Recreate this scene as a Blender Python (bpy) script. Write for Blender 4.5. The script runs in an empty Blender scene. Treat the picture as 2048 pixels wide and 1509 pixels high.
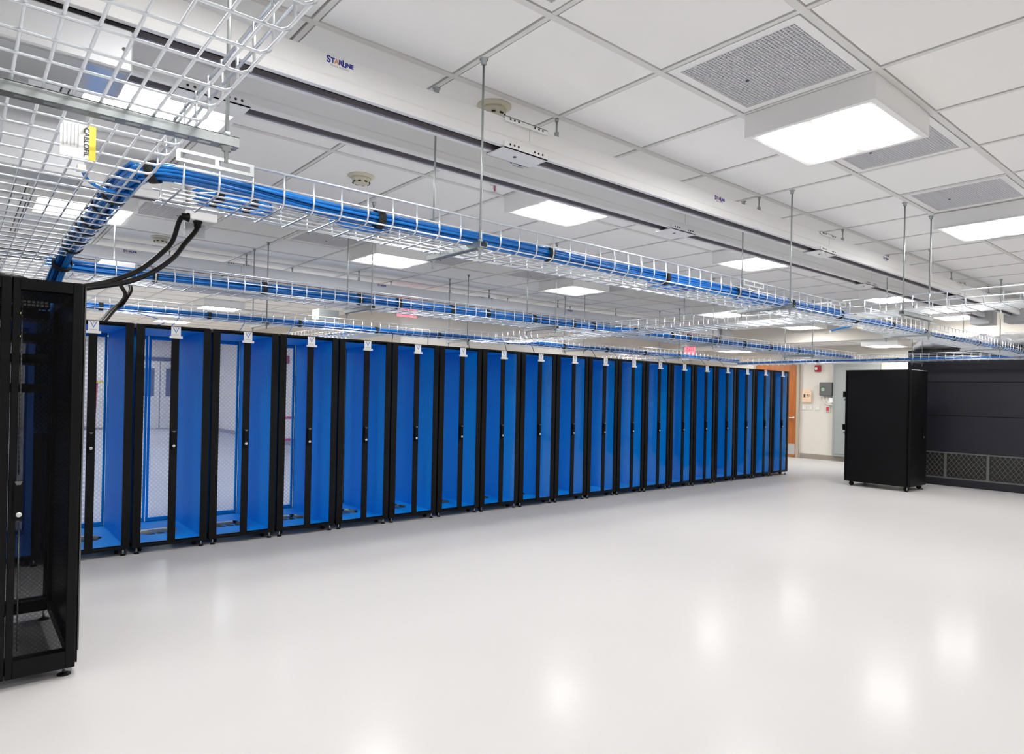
import bpy, math, random
from mathutils import Vector, Matrix
random.seed(7)
C = bpy.context.scene.collection
PI = math.pi
# ------------------------------------------------------------------ materials
def nodes(name):
    m = bpy.data.materials.new(name); m.use_nodes = True
    nt = m.node_tree; nt.nodes.clear()
    out = nt.nodes.new('ShaderNodeOutputMaterial')
    return m, nt, out
def N(nt, typ, **kw):
    n = nt.nodes.new(typ)
    for k, v in kw.items():
        if k in n.inputs.keys(): n.inputs[k].default_value = v
        else: setattr(n, k, v)
    return n
def mat(name, col, rough=0.5, metal=0.0, spec=0.5, var=0.04, scale=6.0, bump=0.0, bscale=60.0):
    m, nt, out = nodes(name)
    b = N(nt, 'ShaderNodeBsdfPrincipled')
    b.inputs['Roughness'].default_value = rough
    b.inputs['Metallic'].default_value = metal
    b.inputs['Specular IOR Level'].default_value = spec
    tc = N(nt, 'ShaderNodeTexCoord')
    no = N(nt, 'ShaderNodeTexNoise'); no.inputs['Scale'].default_value = scale
    nt.links.new(tc.outputs['Object'], no.inputs['Vector'])
    mx = N(nt, 'ShaderNodeMix', data_type='RGBA')
    mx.inputs[6].default_value = (*[c*(1-var) for c in col], 1)
    mx.inputs[7].default_value = (*[min(1, c*(1+var)) for c in col], 1)
    nt.links.new(no.outputs['Fac'], mx.inputs[0])
    nt.links.new(mx.outputs[2], b.inputs['Base Color'])
    if bump:
        n2 = N(nt, 'ShaderNodeTexNoise'); n2.inputs['Scale'].default_value = bscale
        nt.links.new(tc.outputs['Object'], n2.inputs['Vector'])
        bp = N(nt, 'ShaderNodeBump'); bp.inputs['Strength'].default_value = bump
        bp.inputs['Distance'].default_value = 0.01
        nt.links.new(n2.outputs['Fac'], bp.inputs['Height'])
        nt.links.new(bp.outputs['Normal'], b.inputs['Normal'])
    nt.links.new(b.outputs[0], out.inputs[0])
    return m
def emit(name, col, s):
    m, nt, out = nodes(name)
    e = N(nt, 'ShaderNodeEmission'); e.inputs[0].default_value = (*col, 1); e.inputs[1].default_value = s
    nt.links.new(e.outputs[0], out.inputs[0]); return m
def diffuser_mat(name, s):
    m, nt, out = nodes(name)
    tc = N(nt, 'ShaderNodeTexCoord'); sp = N(nt, 'ShaderNodeSeparateXYZ')
    nt.links.new(tc.outputs['Object'], sp.inputs[0])
    def M(op, a, b=None):
        n = N(nt, 'ShaderNodeMath', operation=op)
        for i, v in enumerate((a, b)):
            if v is None: continue
            if isinstance(v, (int, float)): n.inputs[i].default_value = v
            else: nt.links.new(v, n.inputs[i])
        return n.outputs[0]
    ay = M('ABSOLUTE', sp.outputs['Y']); d = M('SUBTRACT', ay, 0.16)
    g = M('POWER', 2.718, M('MULTIPLY', M('MULTIPLY', d, d), -220.0))
    ax = M('ABSOLUTE', sp.outputs['X'])
    edge = M('SUBTRACT', 1.0, M('POWER', M('MULTIPLY', ax, 2.9), 4.0))
    st = M('ADD', M('MULTIPLY', M('MULTIPLY', g, 3.0), M('MAXIMUM', edge, 0.0)), .026)
    e = N(nt, 'ShaderNodeEmission'); e.inputs[0].default_value = (1.0, 0.985, 0.965, 1)
    nt.links.new(M('MULTIPLY', st, s), e.inputs[1])
    nt.links.new(e.outputs[0], out.inputs[0]); return m
def glass_mat(name, tint, refl=0.5):
    m, nt, out = nodes(name)
    t = N(nt, 'ShaderNodeBsdfTransparent'); t.inputs[0].default_value = (*tint, 1)
    g = N(nt, 'ShaderNodeBsdfGlossy'); g.inputs['Roughness'].default_value = 0.03
    f = N(nt, 'ShaderNodeFresnel'); f.inputs[0].default_value = 1.4
    mu = N(nt, 'ShaderNodeMath', operation='MULTIPLY'); mu.inputs[1].default_value = refl
    nt.links.new(f.outputs[0], mu.inputs[0])
    mx = N(nt, 'ShaderNodeMixShader'); nt.links.new(mu.outputs[0], mx.inputs[0])
    nt.links.new(t.outputs[0], mx.inputs[1]); nt.links.new(g.outputs[0], mx.inputs[2])
    nt.links.new(mx.outputs[0], out.inputs[0]); return m
def perf_mat(name, col, lo, hi, pitch):
    """perforated sheet: holes in staggered rows let light through"""
    m, nt, out = nodes(name)
    tc = N(nt, 'ShaderNodeTexCoord'); mp = N(nt, 'ShaderNodeMapping')
    mp.inputs['Rotation'].default_value = (0, math.radians(45), 0)
    nt.links.new(tc.outputs['Object'], mp.inputs[0])
    v = N(nt, 'ShaderNodeTexVoronoi'); v.inputs['Scale'].default_value = 1/pitch; v.inputs['Randomness'].default_value = 0
    sp = N(nt, 'ShaderNodeSeparateXYZ'); cb = N(nt, 'ShaderNodeCombineXYZ')
    nt.links.new(mp.outputs[0], sp.inputs[0]); nt.links.new(sp.outputs[0], cb.inputs[0]); nt.links.new(sp.outputs[2], cb.inputs[2])
    nt.links.new(cb.outputs[0], v.inputs['Vector'])
    mr = N(nt, 'ShaderNodeMapRange'); mr.inputs[1].default_value = 0.18; mr.inputs[2].default_value = 0.42
    mr.inputs[3].default_value = hi; mr.inputs[4].default_value = lo
    nt.links.new(v.outputs['Distance'], mr.inputs[0])
    t = N(nt, 'ShaderNodeBsdfTransparent')
    b = N(nt, 'ShaderNodeBsdfPrincipled'); b.inputs['Base Color'].default_value = (*col, 1); b.inputs['Roughness'].default_value = 0.6; b.inputs['Specular IOR Level'].default_value = 0.1
    mx = N(nt, 'ShaderNodeMixShader'); nt.links.new(mr.outputs[0], mx.inputs[0])
    nt.links.new(b.outputs[0], mx.inputs[1]); nt.links.new(t.outputs[0], mx.inputs[2])
    nt.links.new(mx.outputs[0], out.inputs[0]); return m
def wood_mat(name):
    m, nt, out = nodes(name)
    b = N(nt, 'ShaderNodeBsdfPrincipled'); b.inputs['Roughness'].default_value = 0.4
    tc = N(nt, 'ShaderNodeTexCoord'); mp = N(nt, 'ShaderNodeMapping'); mp.inputs['Scale'].default_value = (6, 6, 0.5)
    no = N(nt, 'ShaderNodeTexNoise'); no.inputs['Scale'].default_value = 4; no.inputs['Detail'].default_value = 6
    cr = N(nt, 'ShaderNodeValToRGB')
    cr.color_ramp.elements[0].position = .3; cr.color_ramp.elements[0].color = (.34, .095, .014, 1)
    cr.color_ramp.elements[1].position = .75; cr.color_ramp.elements[1].color = (.47, .15, .03, 1)
    nt.links.new(tc.outputs['Object'], mp.inputs[0]); nt.links.new(mp.outputs[0], no.inputs['Vector'])
    nt.links.new(no.outputs['Fac'], cr.inputs[0]); nt.links.new(cr.outputs[0], b.inputs['Base Color'])
    nt.links.new(b.outputs[0], out.inputs[0]); return m

def floor_mat(name):
    m, nt, out = nodes(name)
    tc = N(nt, 'ShaderNodeTexCoord'); no = N(nt, 'ShaderNodeTexNoise'); no.inputs['Scale'].default_value = .8
    nt.links.new(tc.outputs['Object'], no.inputs['Vector'])
    mx = N(nt, 'ShaderNodeMix', data_type='RGBA'); mx.inputs[6].default_value = (.515, .504, .497, 1); mx.inputs[7].default_value = (.540, .529, .521, 1)
    nt.links.new(no.outputs['Fac'], mx.inputs[0])
    d = N(nt, 'ShaderNodeBsdfDiffuse'); nt.links.new(mx.outputs[2], d.inputs[0])
    g = N(nt, 'ShaderNodeBsdfGlossy'); g.inputs['Roughness'].default_value = .17
    f = N(nt, 'ShaderNodeFresnel'); f.inputs[0].default_value = 1.33
    ma = N(nt, 'ShaderNodeMath', operation='MULTIPLY_ADD'); ma.inputs[1].default_value = .22; ma.inputs[2].default_value = .012
    nt.links.new(f.outputs[0], ma.inputs[0])
    sh = N(nt, 'ShaderNodeMixShader'); nt.links.new(ma.outputs[0], sh.inputs[0]); nt.links.new(d.outputs[0], sh.inputs[1]); nt.links.new(g.outputs[0], sh.inputs[2])
    n2 = N(nt, 'ShaderNodeTexNoise'); n2.inputs['Scale'].default_value = 2.5; nt.links.new(tc.outputs['Object'], n2.inputs['Vector'])
    bp = N(nt, 'ShaderNodeBump'); bp.inputs['Strength'].default_value = .02; bp.inputs['Distance'].default_value = .01
    nt.links.new(n2.outputs['Fac'], bp.inputs['Height']); nt.links.new(bp.outputs['Normal'], g.inputs['Normal'])
    nt.links.new(sh.outputs[0], out.inputs[0]); return m
LE = 14.0
M_ = dict(
    floor=floor_mat('floor_epoxy'),
    tile=mat('ceiling_tile', (.93, .927, .92), .85, 0, .2, .01, 3, .05, 90),
    tbar=mat('grid_bar', (.76, .755, .74), .5, 0, .4),
    void=mat('plenum_dark', (.12, .115, .11), .9),
    wallw=mat('wall_white', (.88, .87, .85), .7, 0, .3, .02, 2),
    wall=mat('wall_paint', (.69, .65, .585), .7, 0, .3, .02, 2),
    base=mat('base_tan', (.30, .255, .21), .6),
    white=mat('white_enamel', (.90, .90, .895), .35, 0, .5, .015),
    whitem=mat('white_extrusion', (.86, .86, .855), .32, 0, .5, .02, 2),
    slot=mat('slot_black', (.012, .010, .009), .5),
    lip=mat('slot_lip', (.42, .39, .42), .35, .6),
    wire=mat('zinc_wire', (.75, .79, .84), .28, .92, .5, .05, 20),
    zinc=mat('galvanised', (.40, .43, .43), .36, .9, .5, .15, 40),
    steel=mat('brushed_steel', (.68, .69, .69), .3, .9),
    black=mat('black_powder', (.0035, .003, .0035), .45, 0, .16, .1),
    black2=mat('black_satin', (.0025, .0025, .003), .35, 0, .14, .1),
    blue=mat('blue_enamel', (.0, .40, .88), .5, 0, .1, .02),
    cable=mat('blue_jacket', (.002, .165, .56), .28, 0, .6, .12, 9),
    cable2=mat('deep_blue_jacket', (.002, .115, .42), .28, 0, .6, .12, 9),
    tie=mat('black_velcro', (.006, .006, .007), .8),
    cord=mat('black_cord', (.004, .0035, .003), .4, 0, .18),
    grey=mat('grey_box', (.50, .51, .53), .4, .25),
    dgrey=mat('dark_grey_box', (.12, .125, .12), .45),
    cream=mat('cream_plastic', (.66, .62, .50), .45),
    beige=mat('beige_plate', (.78, .56, .38), .5),
    offw=mat('ivory_plate', (.70, .68, .62), .45),
    crac=mat('charcoal_panel', (.013, .012, .021), .5, 0, .4, .12, 3),
    red=mat('red_plastic', (.40, .012, .02), .4),
    redp=mat('red_paint', (.60, .04, .06), .45),
    yellow=mat('yellow_plastic', (.85, .70, .08), .5),
    frame=mat('tan_frame', (.42, .37, .28), .5),
    pgrey=mat('panel_grey', (.31, .335, .325), .5),
    foil=mat('foil', (.88, .88, .88), .38, .6, .5, .05, 10, .5, 18),
    inkb=mat('ink_blue', (.02, .02, .30), .5), inko=mat('ink_orange', (.75, .33, .18), .5),
    inkg=mat('ink_grey', (.45, .47, .50), .6), inkk=mat('ink_black', (.02, .02, .02), .6),
    inkl=mat('ink_light_blue', (.10, .22, .62), .5), paper=mat('label_white', (.88, .88, .87), .5),
    lcd=mat('lcd_green', (.30, .42, .30), .3), egg=mat('vent_grey', (.72, .72, .755), .6),
    glass=glass_mat('clear_door', (.90, .95, 1.0), .06), bulb=glass_mat('bulb_glass', (.95, .8, .8), 1),
    perf=perf_mat('blue_perforated', (.40, .52, .95), .76, .90, .030),
    mesh=perf_mat('black_perforated', (.002, .002, .003), .55, .66, .016),
    wood=wood_mat('oak_veneer'),
    diff=diffuser_mat('diffuser', LE),
    exit=emit('exit_red', (1.0, .16, .20), 1.1), exitl=emit('exit_letter', (1.0, .02, .04), .8),
    led=emit('led_green', (.7, 1, .2), 2.0), ledb=emit('led_blue', (.2, .45, 1), 1.5),
)
# ------------------------------------------------------------------ mesh builder
class MB:
    def __init__(s): s.v = []; s.f = []; s.m = []; s.k = 0; s.smooth = []; s.sm = False
    def mi(s, i): s.k = i; return s
    def add(s, vs, fs, sm=None):
        b = len(s.v); s.v += [tuple(p) for p in vs]
        for f in fs:
            s.f.append(tuple(b+i for i in f)); s.m.append(s.k); s.smooth.append(s.sm if sm is None else sm)
        return s
    def box(s, x0, x1, y0, y1, z0, z1):
        vs = [(x, y, z) for x in (x0, x1) for y in (y0, y1) for z in (z0, z1)]
        return s.add(vs, [(0,1,3,2),(4,6,7,5),(0,4,5,1),(2,3,7,6),(0,2,6,4),(1,5,7,3)], False)
    def bev(s, x0, x1, y0, y1, z0, z1, b=.004):
        """box with chamfered vertical and horizontal edges (octagonal cross sections)"""
        vs = []
        def ring(z, i):
            a0, a1, c0, c1 = x0+i, x1-i, y0+i, y1-i
            return [(a0+b,c0,z),(a1-b,c0,z),(a1,c0+b,z),(a1,c1-b,z),(a1-b,c1,z),(a0+b,c1,z),(a0,c1-b,z),(a0,c0+b,z)]
        rs = [ring(z0, b), ring(z0+b, 0), ring(z1-b, 0), ring(z1, b)]
        for r in rs: vs += r
        fs = [tuple(range(7, -1, -1)), tuple(range(24, 32))]
        for k in range(3):
            for i in range(8):
                j = (i+1) % 8; fs.append((k*8+i, k*8+j, k*8+8+j, k*8+8+i))
        return s.add(vs, fs, False)
    def quad(s, a, b, c, d): return s.add([a, b, c, d], [(0,1,2,3)], False)
    def tube(s, pts, r, n=6, caps=True):
        pts = [Vector(p) for p in pts]; vs = []; fs = []
        up = None
        for i, p in enumerate(pts):
            d = (pts[min(i+1, len(pts)-1)]-pts[max(i-1, 0)]).normalized()
            if up is None:
                a = Vector((0,0,1)) if abs(d.z) < .9 else Vector((1,0,0))
                up = d.cross(a).normalized()
            up = (up-d*up.dot(d)).normalized(); w = d.cross(up)
            for k in range(n):
                t = 2*PI*k/n+PI/n
                vs.append(p+(up*math.cos(t)+w*math.sin(t))*r)
        for i in range(len(pts)-1):
            for k in range(n):
                j = (k+1) % n
                fs.append((i*n+k, i*n+j, (i+1)*n+j, (i+1)*n+k))
        if caps: fs += [tuple(range(n-1, -1, -1)), tuple((len(pts)-1)*n+k for k in range(n))]
        return s.add(vs, fs, True)
    def lathe(s, prof, c=(0,0,0), n=24, ax='z'):
        vs = []; fs = []
        for r, h in prof:
            for k in range(n):
                t = 2*PI*k/n; a, b = r*math.cos(t), r*math.sin(t)
                vs.append({'z': (c[0]+a, c[1]+b, c[2]+h), 'y': (c[0]+a, c[1]+h, c[2]+b), 'x': (c[0]+h, c[1]+a, c[2]+b)}[ax])
        for i in range(len(prof)-1):
            for k in range(n):
                j = (k+1) % n; fs.append((i*n+k, i*n+j, (i+1)*n+j, (i+1)*n+k))
        fs += [tuple(range(n-1, -1, -1)), tuple((len(prof)-1)*n+k for k in range(n))]
        return s.add(vs, fs, True)
    def prism(s, poly, a0, a1, ax='x'):
        """extrude polygon: ax 'x': poly in (y,z); 'y': poly in (x,z); 'z': poly in (x,y)"""
        n = len(poly); vs = []
        for a in (a0, a1):
            for p, q in poly: vs.append({'x': (a, p, q), 'y': (p, a, q), 'z': (p, q, a)}[ax])
        fs = [tuple(range(n-1, -1, -1)), tuple(range(n, 2*n))]+[(i, (i+1) % n, n+(i+1) % n, n+i) for i in range(n)]
        return s.add(vs, fs, False)
    def build(s, name, mats, parent=None):
        me = bpy.data.meshes.new(name)
        off = root_loc(parent)
        me.from_pydata([(x-off[0], y-off[1], z-off[2]) for x, y, z in s.v], [], s.f)
        if not isinstance(mats, (list, tuple)): mats = [mats]
        for m in mats: me.materials.append(M_[m])
        me.polygons.foreach_set('material_index', s.m); me.polygons.foreach_set('use_smooth', s.smooth)
        me.update(); bmfix(me)
        o = bpy.data.objects.new(name, me); C.objects.link(o)
        if parent is not None: o.parent = parent
        return o
import bmesh
def bmfix(me):
    bm = bmesh.new(); bm.from_mesh(me); bmesh.ops.recalc_face_normals(bm, faces=bm.faces); bm.to_mesh(me); bm.free()
def root_loc(o):
    if o is None: return (0, 0, 0)
    while o.parent is not None: o = o.parent
    return tuple(o.location)
LABELS = {}
def thing(name, label, cat, loc=(0,0,0), group=None):
    o = bpy.data.objects.new(name, None); C.objects.link(o); o.location = loc; o.empty_display_size = .1
    return tag(o, label, cat, group)
def tag(o, label, cat, group=None):
    o['label'] = label; o['category'] = cat
    if group: o['group'] = group
    return o
def struct(o): o['kind'] = 'structure'; return o
def dup(root, loc, label, group=None, rz=0):
    def cp(o, par):
        c = o.copy(); C.objects.link(c); c.parent = par
        for ch in kids[o]: cp(ch, c)
        return c
    allo = [root]; kids = {}
    while allo:
        o = allo.pop(); kids[o] = list(o.children); allo += kids[o]
    r = cp(root, None); r.location = loc; r.rotation_euler = (0, 0, rz)
    r['label'] = label
    if group: r['group'] = group
    return r
def text(s, size, origin, right, upv, material, parent, name='lettering', align='CENTER', xs=1.0, depth=.0006, bold=0.0):
    cu = bpy.data.curves.new('t', 'FONT'); cu.body = s; cu.size = size; cu.align_x = align; cu.align_y = 'CENTER'; cu.extrude = depth; cu.offset = bold
    to = bpy.data.objects.new('t', cu); C.objects.link(to)
    dg = bpy.context.evaluated_depsgraph_get(); me = bpy.data.meshes.new_from_object(to.evaluated_get(dg))
    bpy.data.objects.remove(to); bpy.data.curves.remove(cu)
    r = Vector(right).normalized(); u = Vector(upv).normalized(); n = r.cross(u); off = Vector(root_loc(parent))
    for v in me.vertices:
        x, y, z = v.co; v.co = Vector(origin)+r*(x*xs)+u*y+n*z-off
    me.materials.clear(); me.materials.append(M_[material]); me.name = name
    o = bpy.data.objects.new(name, me); C.objects.link(o); o.parent = parent
    return o
def spline(pts, n=8):
    """Catmull-Rom through points"""
    P = [Vector(p) for p in pts]; P = [P[0]*2-P[1]]+P+[P[-1]*2-P[-2]]; out = []
    for i in range(1, len(P)-2):
        for k in range(n):
            t = k/n; a, b, c, d = P[i-1:i+3]
            out.append(.5*((2*b)+(c-a)*t+(2*a-5*b+4*c-d)*t*t+(3*b-a-3*c+d)*t**3))
    return out+[P[-2]]
ORD = ['first','second','third','fourth','fifth','sixth','seventh','eighth','ninth','tenth','eleventh','twelfth']
# ------------------------------------------------------------------ setting
ZC = 3.105; GX, GP = 1.969, .7637
XL = lambda i: GX+GP*i
YL = [2.890-.7474*k for k in range(11, 0, -1)]+[2.890+.735*k for k in range(0, 31)]
LOW = 2.74; BX = 14.6; XW = 16.05; XW0 = 16.05; YB = 11.3; XR = 6.6; YF = 25.0; X0, Y0 = -6.5, -5.4
mb = MB(); mb.box(X0-.2, XW+.2, Y0-.2, YF+.2, -.1, 0); struct(mb.build('floor', 'floor'))
VENTS = [(i, r) for r in (1.3952, 6.565) for i in (-1, 1, 3, 5, 7)]
def yidx(y): return min(range(len(YL)), key=lambda k: abs(YL[k]-y))
vset = {(i, yidx(r)) for i, r in VENTS}
tl = MB(); g = .0235
for i in range(-11, 17):
    for j in range(len(YL)-1):
        x0, x1, y0, y1 = XL(i)+g, XL(i+1)-g, YL[j]+g, YL[j+1]-g
        if x1 < X0 or x0 > BX or (x0 > XR and y0 > YB) or y0 > YF or (i, j) in vset: continue
        tl.box(x0, min(x1, BX), y0, y1, ZC, ZC+.02)
tl.mi(1)
for i in range(-11, 17):
    if X0 < XL(i) < BX: tl.box(XL(i)-.013, XL(i)+.013, Y0, YF, ZC-.004, ZC+.02)
for y in YL:
    if Y0 < y < YF: tl.box(X0, BX, y-.018, y+.018, ZC-.006, ZC+.02)
tl.mi(2); tl.box(X0-.2, BX, Y0-.2, YF+.2, ZC+.12, ZC+.16)
struct(tl.build('ceiling', ['tile', 'tbar', 'void']))
lc = MB()
lc.box(BX+.25, XW+.2, Y0-.2, YB+.2, LOW, LOW+.1)
lc.mi(1)
for y in YL:
    if y < YB: lc.box(BX+.25, XW, y-.014, y+.014, LOW-.004, LOW)
lc.box(15.2, 15.225, Y0, YB, LOW-.005, LOW)
struct(lc.build('ceiling_lower', ['tile', 'tbar']))
mb = MB(); mb.box(BX, BX+.25, Y0-.2, YB+.1, LOW-.01, ZC+.2); struct(mb.build('trim_soffit', 'wall'))
def wallbox(name, *b, m='wall'): struct(MB().box(*b).build(name, m))
wallbox('wall_end', XW, XW+.2, Y0-.2, YB+.2, 0, ZC+.2)
wallbox('wall_left', XR, XW+.2, YB, YB+.2, 0, ZC+.2)
wallbox('wall_return', XR, XR+.2, YB+.2, YF+.2, 0, ZC+.2)
wallbox('wall_back', X0-.2, XR+.2, YF, YF+.2, 0, ZC+.2)
wallbox('wall_front', X0-.2, X0, Y0-.2, YF+.2, 0, ZC+.2, m='wallw')
wallbox('wall_right', X0-.2, XW+.2, Y0-.2, Y0, 0, ZC+.2, m='wallw')
mb = MB(); mb.box(XW-.012, XW, Y0, 8.05, 0, .12); struct(mb.build('baseboard_end', 'base'))
mb = MB(); mb.box(XW-.012, XW, 9.32, YB, 0, .12); struct(mb.build('baseboard_end', 'base'))
mb = MB(); mb.box(XR, XW, YB-.012, YB, 0, .12); struct(mb.build('baseboard_left', 'base'))
mb = MB(); mb.box(XR-.012, XR, YB, YF, 0, .12); struct(mb.build('baseboard_return', 'base'))
mb = MB(); mb.box(X0, XR, YF-.012, YF, 0, .12); struct(mb.build('baseboard_back', 'base'))
# wooden door on the end wall
d1 = struct(MB().box(XW-.045, XW-.004, 8.145, 9.235, .012, 2.33).build('door_1', 'wood'))
MB().box(XW-.049, XW-.045, 8.165, 9.215, .07, .335).build('kick_plate', 'steel', d1)
hb = MB(); hb.lathe([(.03, 0), (.03, -.012), (.012, -.014), (.012, -.05)], (XW-.045, 8.215, .985), 14, 'x')
hb.tube([(XW-.09, 8.215, .985), (XW-.098, 8.235, .985), (XW-.098, 8.36, .985)], .011, 8)
hb.build('door_handle', 'steel', d1)
f1 = MB()
f1.box(XW-.07, XW, 8.075, 8.14, 0, 2.40); f1.box(XW-.07, XW, 9.24, 9.305, 0, 2.40); f1.box(XW-.07, XW, 8.14, 9.24, 2.335, 2.40)
struct(f1.build('trim_1', 'frame'))
# double door with glazing in the far back wall
d2 = struct(MB().box(4.62, 5.28, YF-.05, YF-.004, .01, 2.3).build('door_2', 'offw'))
MB().box(4.78, 5.12, YF-.054, YF-.05, 1.1, 2.05).build('vision_panel', 'dgrey', d2)
d3 = struct(MB().box(5.31, 5.97, YF-.05, YF-.004, .01, 2.3).build('door_3', 'offw'))
MB().box(5.47, 5.81, YF-.054, YF-.05, 1.1, 2.05).build('vision_panel', 'dgrey', d3)
f = MB()
for a, b in ((4.52, 4.61), (5.98, 6.07)): f.box(a, b, YF-.09, YF, 0, 2.42)
f.box(4.61, 5.98, YF-.09, YF, 2.31, 2.42); struct(f.build('trim_2', 'dgrey'))
# ------------------------------------------------------------------ ceiling lights
TW, TD = .742, .72
def make_light():
    t = thing('ceiling_light', '', 'light', (0, 0, 0), 'surface mounted ceiling lights')
    h = MB(); a, b = TW/2, TD/2
    for (x0, x1, y0, y1) in ((-a, -a+.012, -b, b), (a-.012, a, -b, b), (-a+.012, a-.012, -b, -b+.012), (-a+.012, a-.012, b-.012, b)):
        h.box(x0, x1, y0, y1, 0, .13)
    for (x0, x1, y0, y1) in ((-a, -a+.03, -b, b), (a-.03, a, -b, b), (-a+.03, a-.03, -b, -b+.03), (-a+.03, a-.03, b-.03, b)):
        h.box(x0, x1, y0, y1, -.004, .004)
    h.box(-a, a, -b, b, .125, .13)
    h.build('housing', 'white', t)
    MB().quad((-a+.03, -b+.03, .0), (-a+.03, b-.03, .0), (a-.03, b-.03, .0), (a-.03, -b+.03, .0)).build('diffuser', 'diff', t)
    return t
L0 = make_light(); nl = 0
rows = {1.3952: 'front', 3.625: 'second', 6.565: 'third', 9.505: 'fourth'}
NAMEL = {(1.3952, 2): 'large ceiling light with glowing diffuser nearest the camera, between two grey vents',
 (1.3952, 6): 'ceiling light cut by the right edge of the photo, beside a grey vent',
 (3.625, -2): 'ceiling light seen through the wire tray overhead at top left',
 (3.625, 2): 'ceiling light partly hidden by the white busway, right of a sprinkler',
 (3.625, 6): 'ceiling light behind the second busway, above the long tray of blue cables',
 (3.625, 11): 'ceiling light just below the far stretch of the twin busways',
 (6.565, -2): 'ceiling light seen through the wire mesh beside the blue cable bundle',
 (6.565, 2): 'ceiling light just under the nearest long wire tray, left of the hanger strut',
 (6.565, 6): 'ceiling light in the middle distance between two hanging rods',
 (6.565, 11): 'ceiling light behind the cross tray, middle distance',
 (6.565, 15): 'ceiling light at the soffit, above the wooden door',
 (3.625, 15): 'ceiling light at the soffit, above the black cooling unit',
 (9.505, -2): 'small distant ceiling light just above the black foreground cabinet',
 (9.505, 2): 'thin distant ceiling light behind the left part of the second tray',
 (9.505, 6): 'distant ceiling light behind the second tray, right of the left exit sign'}
for r in (-1.6, 1.3952, 3.625, 6.565, 9.505, 13.2, 16.9, 20.5, 23.4):
    y0 = YL[yidx(r)]; y1 = YL[yidx(r)+1]
    for i in (-6, -2, 2, 6, 11, 15):
        if r > 10 and i > 2: continue
        if i == 15 and r > 9: continue
        loc = ((XL(i)+XL(i+1))/2, (y0+y1)/2, ZC-.136)
        lab = NAMEL.get((r, i)) or 'surface mounted ceiling light with glowing diffuser out of sight of the photo'
        if nl == 0: L0.location = loc; L0['label'] = lab
        else: dup(L0, loc, lab)
        nl += 1
for (x, y, lab) in ((15.1, 5.75, 'white sided light box under the low ceiling past the soffit, left of the foil duct'), (14.9, 9.2, 'ceiling light under the low ceiling at the far left, right of the right exit sign')):
    dup(L0, (x, y, LOW-.136), lab)
# ------------------------------------------------------------------ vents
def make_vent():
    t = thing('ceiling_vent', '', 'vent', (0, 0, 0), 'grey eggcrate ceiling vents')
    f = MB(); a, b = GP/2-.022, .735/2-.022; w = .045
    for (x0, x1, y0, y1) in ((-a, -a+w, -b, b), (a-w, a, -b, b), (-a+w, a-w, -b, -b+w), (-a+w, a-w, b-w, b)):
        f.box(x0, x1, y0, y1, -.004, .02)
    f.build('frame', 'white', t)
    e = MB(); n = 36
    for k in range(1, n):
        x = -a+w+(2*a-2*w)*k/n; e.box(x-.0022, x+.0022, -b+w, b-w, .004, .022)
        y = -b+w+(2*b-2*w)*k/n; e.box(-a+w, a-w, y-.0022, y+.0022, .004, .022)
    e.build('grille', 'egg', t)
    MB().box(-a, a, -b, b, .03, .04).build('back_plate', 'egg', t)
    MB().lathe([(.008, 0), (.008, .006)], (.03, .13, -.002), 10).build('screw', 'dgrey', t)
    return t
V0 = make_vent()
VL = {(-1, 1.3952): 'ceiling vent whose corner just enters at the top edge of the photo',
 (1, 1.3952): 'large grey eggcrate ceiling vent left of the nearest light box',
 (3, 1.3952): 'grey ceiling vent right behind the nearest light box',
 (5, 1.3952): 'grey ceiling vent at right, in front of the light cut by the frame',
 (7, 1.3952): 'grey ceiling vent below the light cut by the right edge of the photo',
 (-1, 6.565): 'grey ceiling vent left of the black cords, near the blue cable corner',
 (1, 6.565): 'grey ceiling vent below the first stretch of the nearest long tray',
 (3, 6.565): 'grey ceiling vent just right of the near hanger strut',
 (5, 6.565): 'grey ceiling vent left of the middle distance light',
 (7, 6.565): 'grey ceiling vent right of the middle distance light'}
for n, (i, r) in enumerate(VENTS):
    k = yidx(r); loc = ((XL(i)+XL(i+1))/2, (YL[k]+YL[k+1])/2, ZC)
    if n == 0: V0.location = loc; V0['label'] = VL[(i, r)]
    else: dup(V0, loc, VL[(i, r)])
# smoke detectors, sprinklers
def make_smoke(loc, lab):
    t = thing('smoke_detector', lab, 'smoke detector', loc, 'cream smoke detectors on the ceiling')
    MB().lathe([(.098, 0), (.1, -.008), (.085, -.018), (.07, -.02)], loc, 32).build('base', 'cream', t)
    h = MB(); h.lathe([(.072, -.018), (.07, -.04), (.058, -.058), (.045, -.064), (.001, -.066)], loc, 28)
    h.build('head', 'cream', t)
    for k in range(8):
        a = 2*PI*k/8+.1; c, q = math.cos(a), math.sin(a)
        MB().tube([(loc[0]+.063*c-.011*q, loc[1]+.063*q+.011*c, loc[2]-.055), (loc[0]+.063*c+.011*q, loc[1]+.063*q-.011*c, loc[2]-.055)], .006, 6).build('smoke_slot', 'slot', t)
make_smoke((2.353, 3.033, ZC), 'cream smoke detector behind the near busway and the tall rod')
make_smoke((2.375, 4.713, ZC), 'cream smoke detector above the near tray of blue cables')
make_smoke((1.714, 8.20, ZC), 'small cream smoke detector beside the black hanging cords')
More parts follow.
